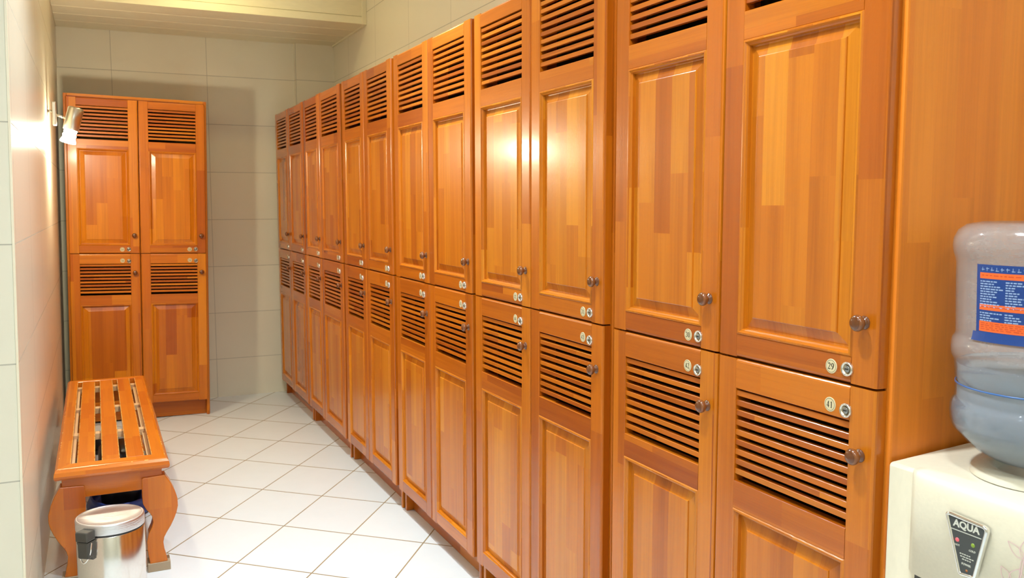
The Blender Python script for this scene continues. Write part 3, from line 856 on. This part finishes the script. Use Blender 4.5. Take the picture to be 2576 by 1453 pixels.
for v in b.bm.verts:   # follow the bow of the cover
    s_ = (.890-(v.co.y+oy))/.248
    v.co.x = .010+(-.0075*(1-(2*s_-1)**2)-.010)-.0006-ox
obj('flower_print', b, PINK, cover)['label'] = 'pale pink flower outline print'

# bottle, upside down in the collar
t = thing('water_bottle', 'large bluish water bottle with blue and orange label upside down on the cooler', 'water bottle', (CX, CY, .868))
z0 = .868
bp = [(.026, .8715), (.0431, .8765), (.0674, .8836), (.0833, .8924), (.0963, .9036), (.1067, .9139), (.1144, .9222), (.1188, .9330), (.1202, .9450), (.1196, .9560), (.1172, .9625), (.1142, .9665), (.1137, .9700),
      (.1143, .9880), (.1134, .9895), (.1144, .9910), (.1153, 1.0032), (.1162, 1.0180), (.1172, 1.0225), (.1204, 1.0285), (.1219, 1.0360), (.1219, 1.0440), (.1208, 1.0530), (.1172, 1.0590), (.1167, 1.0640), (.1190, 1.1270), (.1200, 1.1640),
      (.1214, 1.1710), (.1240, 1.1785), (.1256, 1.1890), (.1246, 1.1990), (.1190, 1.2110), (.1080, 1.2190), (.0900, 1.2225), (.04, 1.2205), (0, 1.2195)]
b = MB(); b.lathe([(r, z-z0) for r, z in bp], 72); obj('bottle_shell', b, BOTTLE, t)
b = MB(); b.lathe([(r-.0025, z-z0) for r, z in bp if z <= 1.0185]+[(.1135, 1.0195-z0), (0, 1.0195-z0)], 64); b_w = obj('water', b, WATER, t)
LR = lambda z: .1167+(z-1.0626)*.0355+.0006
b = MB(); b.lathe([(.1136, .9883-z0), (.1147, .9889-z0), (.1147, .9902-z0), (.1136, .9908-z0)], 72); obj('moulding_line', b, BLUEPLASTIC, t)
def patch(mb, a0, a1, za, zb, r, mat, n=None, curl=0):
    n = n or max(1, int(abs(a1-a0)/4))
    tb = bmesh.new(); A = []
    for k in range(n+1):
        a = math.radians(a0+(a1-a0)*k/n)
        A.append([tb.verts.new(((LR(z)+r)*math.cos(a), (LR(z)+r)*math.sin(a), z-z0)) for z in (za, zb)])
    for k in range(n): tb.faces.new((A[k][0], A[k+1][0], A[k+1][1], A[k][1]))
    bmesh.ops.recalc_face_normals(tb, faces=tb.faces[:])
    f = tb.faces[:][0]
    if f.normal.dot(f.calc_center_median()*Vector((1, 1, 0))) < 0: bmesh.ops.reverse_faces(tb, faces=tb.faces[:])
    mb.merge(tb, Z, mat, True)
b = MB()
A0, A1 = 166.8, 268
patch(b, A0, A1, 1.072, 1.166, 0, 0)
# lower lip of the label lifts away
tb = bmesh.new(); G = []
for k in range(26):
    a = math.radians(A0-3*(1-min(1, k/3))+(A1-A0)*k/25)
    G.append([tb.verts.new((r*math.cos(a), r*math.sin(a), z-z0)) for r, z in ((LR(1.073), 1.073), (LR(1.066)+.0012, 1.066), (.1200, 1.0605))])
for k in range(25):
    for i in range(2): tb.faces.new((G[k][i], G[k+1][i], G[k+1][i+1], G[k][i+1]))
bmesh.ops.recalc_face_normals(tb, faces=tb.faces[:]); b.merge(tb, Z, 0, True)
for za, zb in ((1.1470, 1.1550), (1.1040, 1.1120), (1.0745, 1.0885)): patch(b, A0+2.8, A1-3, za, zb, .0002, 1)
rn = random.Random(9)
for zz in [1.1432-.00345*k for k in range(11)]+[1.1000-.0034*k for k in range(4)]:
    for c0, c1 in ((A0+3.2, A0+3.2+rn.uniform(7, 15)), (A0+21, A0+21+rn.uniform(5, 12)), (A0+44, A0+44+rn.uniform(8, 14)), (A0+68, A0+68+rn.uniform(6, 14))):
        a = c0
        while a < c1:
            w_ = rn.uniform(1.2, 3.2); patch(b, a, a+w_, zz-.0008, zz+.0008, .0003, 2, 1); a += w_+.5
for zz in (1.1515, 1.1085, 1.0860, 1.0833, 1.0806, 1.0779):
    a = A0+4
    while a < A0+60:
        w_ = rn.uniform(1.5, 3.5); patch(b, a, a+w_, zz-.0006, zz+.0006, .0004, 3, 1); a += w_+rn.uniform(.6, 1.4)
for k in range(14):  # looping pale script along the top of the label
    a = A0+4+k*3.4
    patch(b, a, a+2.2, 1.1590+.0015*math.sin(k*1.7), 1.1598+.0015*math.sin(k*1.7), .0003, 2, 1)
    patch(b, a+.6, a+.9, 1.1575, 1.1625, .0003, 2, 1)
obj('label', b, [LBLUE, LORANGE, LWHITE, LRED], t)['label'] = 'blue label with orange bars and small print'

# ------------------------------------------------------------------ light
def area(name, loc, power, size, col=(1, .90, .74), target=None, spread=180):
    l = bpy.data.lights.new(name, 'AREA'); l.shape = 'DISK'; l.size = size; l.energy = power; l.color = col; l.spread = math.radians(spread)
    o = bpy.data.objects.new(name, l); C.objects.link(o); o.location = loc
    d = (Vector(target) if target else Vector((loc[0], loc[1], 0)))-Vector(loc)
    o.rotation_euler = d.to_track_quat('-Z', 'Y').to_euler()
    return o
WARM = (1.0, .86, .40); SOFT = (.97, .98, .78); COOL = (.87, .985, 1.06)
area('ceiling_downlight', (-.50, 4.62, 2.585), 4.2, .10, WARM)
area('ceiling_downlight', (-.50, 3.70, 2.585), 2.2, .10, SOFT)
area('ceiling_downlight', (-.52, 2.75, 2.585), 21, .10, COOL, spread=125)
area('ceiling_downlight', (-.70, 1.10, 2.585), 21, .10, COOL, spread=150)
area('ceiling_downlight', (-.95, .00, 2.585), 16, .14, COOL)
area('ceiling_downlight', (-2.20, .60, 2.585), 9, .14, COOL)
area('ceiling_downlight', (-1.30, -1.10, 2.585), 19, .14, COOL)
lp = bpy.data.lights.new('spot_bulb_light', 'SPOT'); lp.energy = 7; lp.color = (1, .86, .50); lp.spot_size = math.radians(150); lp.spot_blend = .9; lp.shadow_soft_size = .025
o = bpy.data.objects.new('spot_bulb_light', lp); C.objects.link(o)
wp = Vector((xl(1.655), LY, 1.655))+top+ax*.172
o.location = wp; o.rotation_euler = ax.to_track_quat('-Z', 'Y').to_euler()
w = bpy.data.worlds.new('room_dim'); sc.world = w; w.use_nodes = True
w.node_tree.nodes['Background'].inputs[0].default_value = (1, .92, .8, 1); w.node_tree.nodes['Background'].inputs[1].default_value = .15

# ------------------------------------------------------------------ camera
F, CXc, CH, YAW, PIT, ROL = 2198.04, 1.06935, 1.24912, .44354, .09736, -.00137
cy, sy = math.cos(YAW), math.sin(YAW)
fw = Vector((sy*math.cos(PIT), cy*math.cos(PIT), -math.sin(PIT)))
rt = Vector((cy, -sy, 0)); up = rt.cross(fw)
r2 = rt*math.cos(ROL)+up*math.sin(ROL); u2 = up*math.cos(ROL)-rt*math.sin(ROL)
cam = bpy.data.cameras.new('camera'); cam.sensor_width = 36; cam.lens = 36*F/2576; cam.clip_start = .02
co = bpy.data.objects.new('camera', cam); C.objects.link(co)
m = Matrix.Identity(4)
for i in range(3): m[i][0] = r2[i]; m[i][1] = u2[i]; m[i][2] = -fw[i]
m.translation = Vector((-CXc, 0, CH)); co.matrix_world = m
cam.dof.use_dof = True; cam.dof.focus_distance = 1.9; cam.dof.aperture_fstop = 11
sc.camera = co
sc.view_settings.view_transform = 'Standard'; sc.view_settings.look = 'None'; sc.view_settings.gamma = 1; sc.view_settings.use_curve_mapping = False
sc.view_settings.exposure = 0.16
sc.cycles.use_denoising = True
sc.cycles.max_bounces = 7; sc.cycles.diffuse_bounces = 3; sc.cycles.glossy_bounces = 3; sc.cycles.transmission_bounces = 5; sc.cycles.transparent_max_bounces = 10
sc.cycles.use_adaptive_sampling = True; sc.cycles.adaptive_threshold = .1; sc.cycles.adaptive_min_samples = 16; sc.cycles.use_light_tree = False
sc.cycles.sample_clamp_indirect = 6
